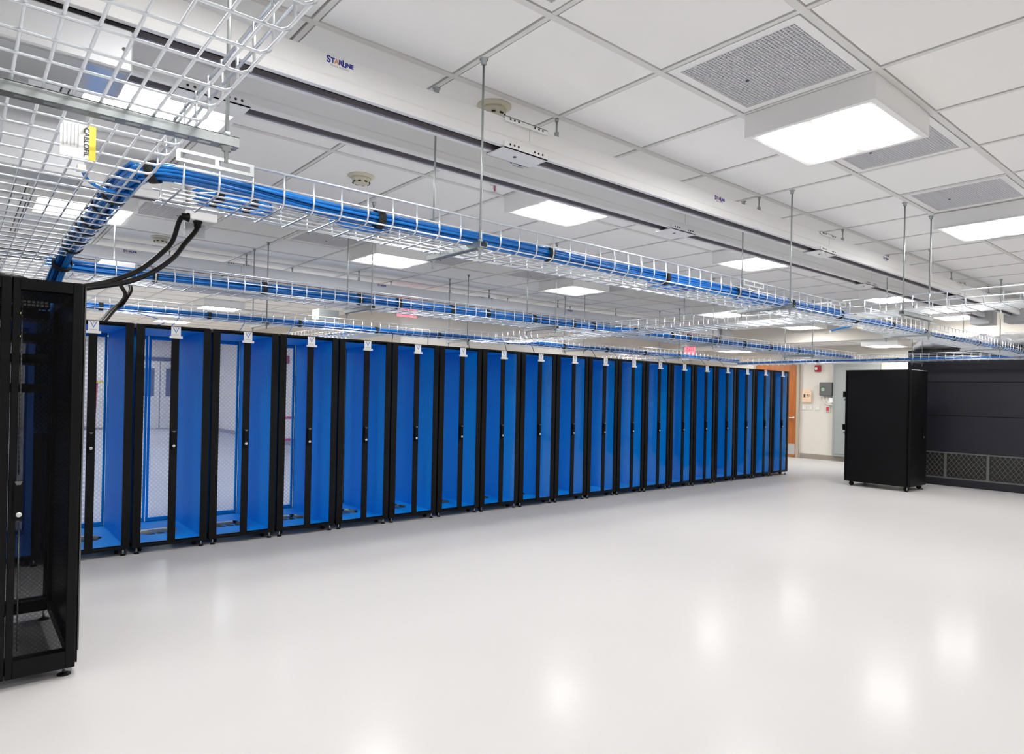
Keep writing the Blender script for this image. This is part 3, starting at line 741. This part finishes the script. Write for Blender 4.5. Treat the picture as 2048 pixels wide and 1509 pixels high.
for n, k in enumerate(range(-2, 19)):
    loc = (RX0+RP*(k-1), RY, 0)
    if k == -2: lab = 'blue lined cabinet behind the foreground rack, farther left one of two'
    elif k == -1: lab = 'blue lined cabinet glimpsed through the mesh of the foreground rack'
    elif k == 0: lab = 'blue lined cabinet half hidden by the black foreground rack, white mesh light behind'
    elif k == 18: lab = 'last blue lined cabinet at the far end of the row, before the wooden door'
    elif k < 10: lab = 'black framed cabinet with blue interior, %s to the right of the half hidden one' % NUM[k-1]
    else: lab = 'black framed cabinet with blue interior, %s before the last one by the wooden door' % NUM[17-k]
    if n == 0: R0.location = loc; R0['label'] = lab
    else: dup(R0, loc, lab)
# ------------------------------------------------------------------ foreground rack
FX0, FX1, FY0, FY1, FZ0, FZ1 = -.105, .487, 3.90, 5.02, .048, 1.947
t = thing('server_rack', 'black rack in the left foreground with split perforated doors', 'server rack', (FX0, FY0, 0))
f = MB()
for y0, y1 in ((FY0+.03, FY0+.08), (FY1-.08, FY1-.03)):
    for x0, x1 in ((FX0, FX0+.035), (FX1-.035, FX1)): f.box(x0, x1, y0, y1, FZ0+.012, FZ1)
    f.box(FX0+.035, FX1-.035, y0, y1, FZ1-.06, FZ1); f.box(FX0+.035, FX1-.035, y0, y1, FZ0+.012, FZ0+.08)
for x0, x1 in ((FX0, FX0+.035), (FX1-.035, FX1)):
    f.box(x0, x1, FY0+.08, FY1-.08, FZ1-.06, FZ1); f.box(x0, x1, FY0+.08, FY1-.08, FZ0+.012, FZ0+.07)
f.build('frame', 'black', t)
for x in (FX0+.006, FX1-.012): MB().box(x, x+.006, FY0+.08, FY1-.08, FZ0+.07, FZ1-.06).build('side_panel', 'black2', t)
tp = MB(); tp.box(FX0+.035, .30, FY0+.08, FY1-.08, FZ1-.02, FZ1); tp.box(.30, FX1-.035, FY0+.08, 4.80, FZ1-.02, FZ1); tp.lathe([(.16, 0), (.15, .022), (.02, .026)], (.12, 4.12, FZ1), 24)
tp.build('top_panel', 'black', t)
for yy, nm in ((FY0, 'rear_door'), (FY1-.028, 'front_door')):
    for a, c in ((FX0+.002, .1935), (.1965, FX1-.012)):
        r = MB(); w = .030
        r.bev(a, a+w, yy, yy+.028, FZ0, FZ1, .003); r.bev(c-w*1.35, c, yy, yy+.028, FZ0, FZ1, .003)
        r.box(a+w, c-w*1.35, yy, yy+.028, FZ1-.055, FZ1-.002); r.box(a+w, c-w*1.35, yy, yy+.028, FZ0+.002, FZ0+.085)
        d = r.build(nm, 'black', t)
        MB().box(a+w, c-w*1.35, yy+.010, yy+.0115, FZ0+.085, FZ1-.055).build('mesh_panel', 'mesh', d)
        if yy == FY0 and a > .1:
            h = MB(); h.bev(.214, .252, yy-.022, yy, .80, .985, .005); h.mi(1); h.prism([(.218, .985), (.248, .985), (.241, .968), (.225, .968)], yy-.0235, yy-.02, 'y')
            h.build('handle', ['black2', 'dgrey'], d)
            MB().lathe([(.0115, 0), (.0115, -.005), (.005, -.0055)], (.236, yy-.022, .828), 16, 'y').build('lock', 'steel', d)
            for z0, z1, x in ((1.01, 1.86, .236), (.17, .79, .243)):
                MB().tube([(x, yy+.034, z0), (x-.002, yy+.034, z1)], .0035, 6).build('lock_rod', 'steel', d)
MB().box(FX1-.004, FX1+.006, FY0+.03, FY0+.07, FZ0+.07, FZ1-.02).build('trim_edge', 'dgrey', t)
for x in (FX0+.06, FX1-.05):
    for yy in (FY0+.06, FY1-.06):
        c = MB(); c.lathe([(.030, 0), (.030, .006), (.010, .014)], (x, yy, 0), 18); c.mi(1); c.tube([(x, yy, .01), (x, yy, .075)], .008, 10)
        c.build('leveling_foot', ['black', 'steel'], t)
# equipment inside
def gear(name, lab, cat, z0, z1, x1, depth, front='black', extra=None):
    g = thing(name, lab, cat, (FX0+.05, 4.12, z0), 'equipment inside the foreground rack')
    MB().box(FX0+.05, x1, 4.12, 4.12+depth, z0, z1).build('chassis', front, g)
    if extra: extra(g)
def patch(g):
    m = MB()
    for i in range(22):
        for j in range(2): m.box(-.04+.018*i, -.027+.018*i, 4.113, 4.12, 1.835+.016*j, 1.846+.016*j)
    m.build('port', 'steel', g)
gear('patchbay', 'patch panel with a row of bright ports at the top of the foreground rack', 'patch panel', 1.83, 1.868, .36, .08, 'black2', patch)
def sw(z, n):
    def q(g):
        m = MB()
        for i in range(n): m.box(-.03+.03*i, -.01+.03*i, 4.113, 4.12, z+.01, z+.03)
        m.build('port', 'blue', g)
        MB().box(.22, .226, 4.112, 4.12, z+.018, z+.024).build('status_light', 'led', g)
        MB().box(.235, .241, 4.112, 4.12, z+.018, z+.024).build('status_light', 'led', g)
    return q
gear('network_switch', 'network switch with two green lights, below the patch panel', 'network switch', 1.775, 1.815, .36, .3, 'black2', sw(1.775, 6))
gear('network_switch', 'network switch in the foreground rack, second below the patch panel', 'network switch', 1.66, 1.70, .36, .3, 'black2', sw(1.66, 7))
gear('rack_server', 'thin black server in the upper middle of the foreground rack', 'server', 1.55, 1.595, .36, .6, 'black2')
gear('rack_server', 'deeper black server in the middle of the foreground rack', 'server', 1.40, 1.445, .36, .6, 'black2')
# ------------------------------------------------------------------ far black cabinet
BX0, BX1, BY0, BY1, BZ0, BZ1 = 11.66, 12.36, 4.05, 5.08, .075, 1.962
t = thing('server_rack', 'plain black cabinet standing alone in front of the dark cooling unit', 'server rack', (BX0, BY0, 0))
MB().bev(BX0+.01, BX1-.01, BY0+.04, BY1-.03, BZ0, BZ1, .01).build('body', 'black', t)
sp = MB(); sp.bev(BX0-.004, BX0+.012, BY0+.06, BY1-.045, BZ0+.02, BZ1-.012, .004); sp.build('side_panel', 'black', t)
d = MB().bev(BX0, BX1, BY0, BY0+.038, BZ0, BZ1, .008).build('front_door', 'black', t)
h = MB(); h.bev(BX0+.50, BX0+.54, BY0-.016, BY0, .84, 1.02, .004); h.build('handle', 'black2', d)
MB().lathe([(.012, 0), (.012, -.005)], (BX0+.52, BY0-.016, .87), 12, 'y').build('lock', 'steel', d)
rd = MB().bev(BX0+.01, BX1-.01, BY1-.03, BY1, BZ0, BZ1, .006).build('rear_door', 'black', t)
for z in (1.50, .94):
    MB().bev(BX0-.012, BX0+.02, BY1-.004, BY1+.03, z, z+.1, .004).build('latch', 'black2', rd)
    MB().box(BX0-.012, BX0+.01, BY1-.002, BY1+.02, z-.06, z-.025).build('latch_keeper', 'steel', rd)
for x in (BX0+.08, BX1-.08):
    for yy in (BY0+.08, BY1-.1):
        c = MB(); c.lathe([(.033, -.014), (.038, -.01), (.038, .01), (.033, .014)], (x, yy, .038), 18, 'x'); c.box(x-.025, x+.025, yy-.03, yy+.03, .068, .078)
        c.build('caster', 'black', t)
    foot(t, x+(-.05 if x < 12 else .05), BY0+.05, .08)
# ------------------------------------------------------------------ cooling unit
UX, UX1, UY0, UY1 = 13.25, 14.1, 1.55, 4.67
t = thing('cooling_unit', 'large dark cooling unit with panelled front and diamond grille at its foot', 'air conditioner', (UX, UY0, 0))
MB().box(UX+.02, UX1, UY0, UY1, .06, 2.37).build('body', 'crac', t)
b = MB(); b.bev(UX-.035, UX+.03, UY0, UY1, 0.0, .125, .015); b.build('plinth', 'crac', t)
for z0, z1 in ((1.803, 2.366), (1.221, 1.797), (.585, 1.215)):
    MB().bev(UX, UX+.024, UY0+.003, UY1-.003, z0, z1, .004).build('front_panel', 'crac', t)
MB().box(UX+.008, UX+.02, UY0, UY1, .125, .583).build('grille_back', 'slot', t)
ny = 5; w = (UY1-UY0)/ny
for k in range(ny):
    y0, y1 = UY0+w*k+.02, UY0+w*(k+1)-.02; g = MB(); z0, z1 = .15, .56
    g.box(UX-.004, UX+.008, y0-.02, y0, .125, .583); g.box(UX-.004, UX+.008, y1, y1+.02, .125, .583)
    g.box(UX-.004, UX+.008, y0, y1, .125, .15); g.box(UX-.004, UX+.008, y0, y1, .56, .583)
    n = 8; st = (y1-y0)/n
    for s in (-1, 1):
        for i in range(-8, n+8):
            a = y0+st*i; pts = []
            for q in range(9):
                zz = z0+(z1-z0)*q/8; yy = a+s*(zz-z0)*.75
                if y0 <= yy <= y1: pts.append((UX+.001, yy, zz))
            if len(pts) > 1: g.tube(pts, .0042, 4)
    g.build('grille', 'dgrey', t)
# foil duct on top
m = MB(); nu, nv = 44, 28; vs = []; fs = []
for i in range(nu+1):
    s = i/nu; y = 4.62-2.2*s
    for j in range(nv):
        a = 2*PI*j/nv; e = .32+.01*math.sin(s*9); hgt = .15*(1-.15*s)*min(1, (.25+s*14))*min(1, .25+(1-s)*14)
        nz = .014*math.sin(5*a+s*31)+.013*math.sin(s*47+2*a)+.010*math.sin(s*90-4*a)+random.uniform(-.004, .004)
        x = 13.64+(e+nz)*math.copysign(abs(math.cos(a))**.7, math.cos(a)); z = 2.372+hgt+(hgt+nz*.7)*math.copysign(abs(math.sin(a))**.7, math.sin(a))
        vs.append((x, y+.012*math.sin(3*a+s*60), max(z, 2.372)))
for i in range(nu):
    for j in range(nv):
        k = (j+1) % nv; fs.append((i*nv+j, i*nv+k, (i+1)*nv+k, (i+1)*nv+j))
fs += [tuple(range(nv)), tuple(nu*nv+j for j in range(nv-1, -1, -1))]
m.add(vs, fs, True); tag(m.build('foil_duct', 'foil'), 'crinkled silver foil duct lying on top of the dark cooling unit', 'duct')
# ------------------------------------------------------------------ things on the end wall
XW = XW0-.004
def wthing(name, lab, cat, y, z): return thing(name, lab, cat, (XW, y, z))
t = wthing('fire_alarm', 'red fire alarm with white strobe high on the wall by the wooden door', 'fire alarm', 7.63, 2.2)
MB().bev(XW-.055, XW, 7.56, 7.705, 2.125, 2.285, .008).build('body', 'red', t)
MB().bev(XW-.085, XW-.055, 7.625, 7.685, 2.165, 2.235, .008).build('strobe', 'paper', t)
t = wthing('intercom_panel', 'beige rounded wall panel with dark window and emblem beside the door', 'wall panel', 7.89, 1.5)
pl = [(7.775, 1.375), (8.005, 1.375), (8.005, 1.63)]+[(7.89+.115*math.cos(a), 1.63+.06*math.sin(a)) for a in [PI*k/10 for k in range(1, 10)]]+[(7.775, 1.63)]
MB().prism(pl, XW-.04, XW, 'x').build('plate', 'beige', t)
MB().box(XW-.044, XW-.04, 7.925, 7.965, 1.50, 1.58).build('window', 'inkk', t)
e = MB(); e.tube([(XW-.042, 7.88, 1.585), (XW-.042, 7.865, 1.55), (XW-.042, 7.83, 1.53), (XW-.042, 7.80, 1.535)], .007, 6); e.tube([(XW-.042, 7.89, 1.53), (XW-.042, 7.865, 1.55), (XW-.042, 7.845, 1.505)], .006, 6); e.tube([(XW-.042, 7.835, 1.58), (XW-.042, 7.82, 1.555)], .006, 6)
e.build('emblem', 'inkk', t)
MB().box(XW-.043, XW-.04, 7.86, 7.91, 1.425, 1.435).build('nameplate', 'inkg', t)
t = wthing('control_box', 'dark grey control box with small screen on the end wall', 'control box', 7.4, 1.7)
MB().bev(XW-.13, XW, 7.26, 7.545, 1.545, 1.865, .012).build('body', 'dgrey', t)
MB().box(XW-.135, XW-.13, 7.40, 7.50, 1.64, 1.75).build('bezel', 'inkk', t)
MB().box(XW-.137, XW-.135, 7.41, 7.49, 1.65, 1.74).build('screen', 'lcd', t)
for y, dy in ((7.47, .0), (7.38, .03), (7.32, .05)):
    MB().tube(spline([(XW-.05, y, 1.55), (XW-.05, y, 1.45-dy), (XW-.05, y-.08, 1.345-dy*.2), (XW-.05, 7.15, 1.32+dy)], 6), .011, 8).build('conduit', 'offw', t)
for y, w, z, lab in ((7.965, .075, 1.25, 'ivory double outlet plate below the beige wall panel'), (7.80, .045, 1.255, 'narrow ivory switch plate, between two wider plates'), (7.635, .085, 1.25, 'wide ivory switch plate, right one of the three below the wall panel')):
    t = wthing('wall_plate', lab, 'wall plate', y, z)
    MB().bev(XW-.012, XW, y-w/2-.012, y+w/2+.012, z-.065, z+.065, .003).build('plate', 'offw', t)
    s = MB()
    for q in ((-.022, .022) if w > .06 else (0,)): s.box(XW-.02, XW-.012, y+q-.008, y+q+.008, z-.02, z+.02)
    s.build('toggle', 'paper', t)
t = wthing('pull_station', 'small red button on a plate below the dark control box', 'button', 7.38, 1.23)
MB().bev(XW-.02, XW, 7.335, 7.425, 1.16, 1.30, .003).build('plate', 'offw', t)
MB().bev(XW-.04, XW-.02, 7.35, 7.41, 1.185, 1.275, .006).build('button', 'redp', t)
t = wthing('electrical_panel', 'tall grey metal panel on the end wall behind the lone black cabinet', 'electrical panel', 6.7, .1)
p = MB(); p.bev(XW-.09, XW, 6.2, 7.235, .12, 2.30, .006); p.build('enclosure', 'pgrey', t)
p = MB(); p.bev(XW-.105, XW-.09, 6.26, 7.18, .18, 2.22, .004)
for k in range(1, 4): p.box(XW-.108, XW-.105, 6.26+.23*k-.004, 6.26+.23*k+.004, .2, 2.2)
p.build('cover', 'pgrey', t)
t = wthing('junction_box', 'white junction box on the wall under the dark control box', 'junction box', 7.27, 1.45)
MB().bev(XW-.06, XW, 7.24, 7.35, 1.38, 1.50, .005).build('body', 'paper', t)
# ------------------------------------------------------------------ exit signs
def exit_sign(lab, x, y, z0, z1, w):
    t = thing('exit_sign', lab, 'exit sign', (x, y, z0), 'red exit signs under the ceiling')
    MB().box(x-w/2, x+w/2, y-.012, y+.012, z0, z1).build('panel', 'exit', t)
    for s in (-1, 1):
        text('EXIT', (z1-z0)*.92, (x, y-.0135*s, (z0+z1)/2), (s, 0, 0), (0, 0, 1), 'exitl', t, xs=w/(z1-z0)*.42)
    MB().box(x-w*.45, x+w*.45, y-.03, y+.03, z1, z1+.05).build('housing', 'pgrey', t)
    MB().tube([(x, y, z1+.05), (x, y, ZC-.004)], .01, 8).build('stem', 'offw', t)
exit_sign('red exit sign hanging above the sixth blue cabinet', 5.45, 9.16, 2.62, 2.855, .345)
exit_sign('red exit sign hanging above the far blue cabinets', 12.97, 9.16, 2.43, 2.67, .375)
# ------------------------------------------------------------------ seen through the cabinet doors
t = thing('step_ladder', 'red step ladder with yellow treads, seen through the half hidden blue cabinet', 'ladder', (3.1, 21.0, 0))
for s in (-1, 1):
    MB().tube([(3.1+s*.28, 20.8, 0), (3.1+s*.17, 21.1, 1.5)], .03, 8).build('rail', 'redp', t)
    MB().tube([(3.1+s*.28, 21.6, 0), (3.1+s*.17, 21.14, 1.5)], .025, 8).build('leg', 'redp', t)
for k in range(4): MB().box(2.86+.02*k, 3.34-.02*k, 20.84+.06*k, 20.95+.06*k, .3+.33*k, .33+.33*k).build('tread', 'offw', t)
MB().box(2.9, 3.3, 21.05, 21.2, 1.49, 1.56).build('cap', 'yellow', t)
t = thing('guard_rail', 'red two bar guard rail seen through the fifth cabinet from the left', 'rail', (5.8, 15, 0))
for z in (.28, .78): MB().tube([(5.0, 15, z), (6.5, 15, z)], .03, 8).build('bar', 'redp', t)
for x in (5.05, 6.45):
    p = MB(); p.tube([(x, 15, 0), (x, 15, .85)], .03, 8); p.box(x-.12, x+.12, 14.9, 15.1, 0, .015); p.build('post', 'redp', t)
t = thing('fire_alarm', 'red fire alarm on the return wall seen through a blue cabinet', 'fire alarm', (XR, 17, 2.2))
MB().bev(XR-.06, XR, 16.9, 17.05, 2.1, 2.3, .008).build('body', 'red', t)
MB().bev(XR-.08, XR-.06, 16.93, 17.02, 2.15, 2.22, .006).build('strobe', 'paper', t)
# ------------------------------------------------------------------ camera, world, view
sc = bpy.context.scene
w = bpy.data.worlds.new('w'); sc.world = w; w.use_nodes = True
w.node_tree.nodes['Background'].inputs[0].default_value = (.8, .85, 1, 1); w.node_tree.nodes['Background'].inputs[1].default_value = 0.0
F, CY, YAW, PIT, ROLL, HC = 1330.694, 782.837, math.radians(50.13191), math.radians(.19069), math.radians(1.18912), 1.44643
fw = Vector((math.cos(YAW)*math.cos(PIT), math.sin(YAW)*math.cos(PIT), math.sin(PIT)))
rt = Vector((math.sin(YAW), -math.cos(YAW), 0)); up = rt.cross(fw)
c, s = math.cos(ROLL), math.sin(ROLL)
r2, u2 = rt*c+up*s, up*c-rt*s
cam = bpy.data.cameras.new('camera'); co = bpy.data.objects.new('camera', cam); C.objects.link(co)
cam.sensor_fit = 'HORIZONTAL'; cam.sensor_width = 36; cam.lens = F/2048*36; cam.shift_y = (CY-754.5)/2048
cam.clip_start = .05; cam.clip_end = 100
co.matrix_world = Matrix(((r2.x, u2.x, -fw.x, 0), (r2.y, u2.y, -fw.y, 0), (r2.z, u2.z, -fw.z, HC), (0, 0, 0, 1)))
sc.camera = co
sc.view_settings.view_transform = 'Standard'; sc.view_settings.look = 'None'
sc.view_settings.exposure = 1.06; sc.view_settings.gamma = 1; sc.view_settings.use_curve_mapping = False
sc.cycles.max_bounces = 10; sc.cycles.diffuse_bounces = 6; sc.cycles.glossy_bounces = 4; sc.cycles.transparent_max_bounces = 24
sc.cycles.use_denoising = True; sc.cycles.sample_clamp_indirect = 8
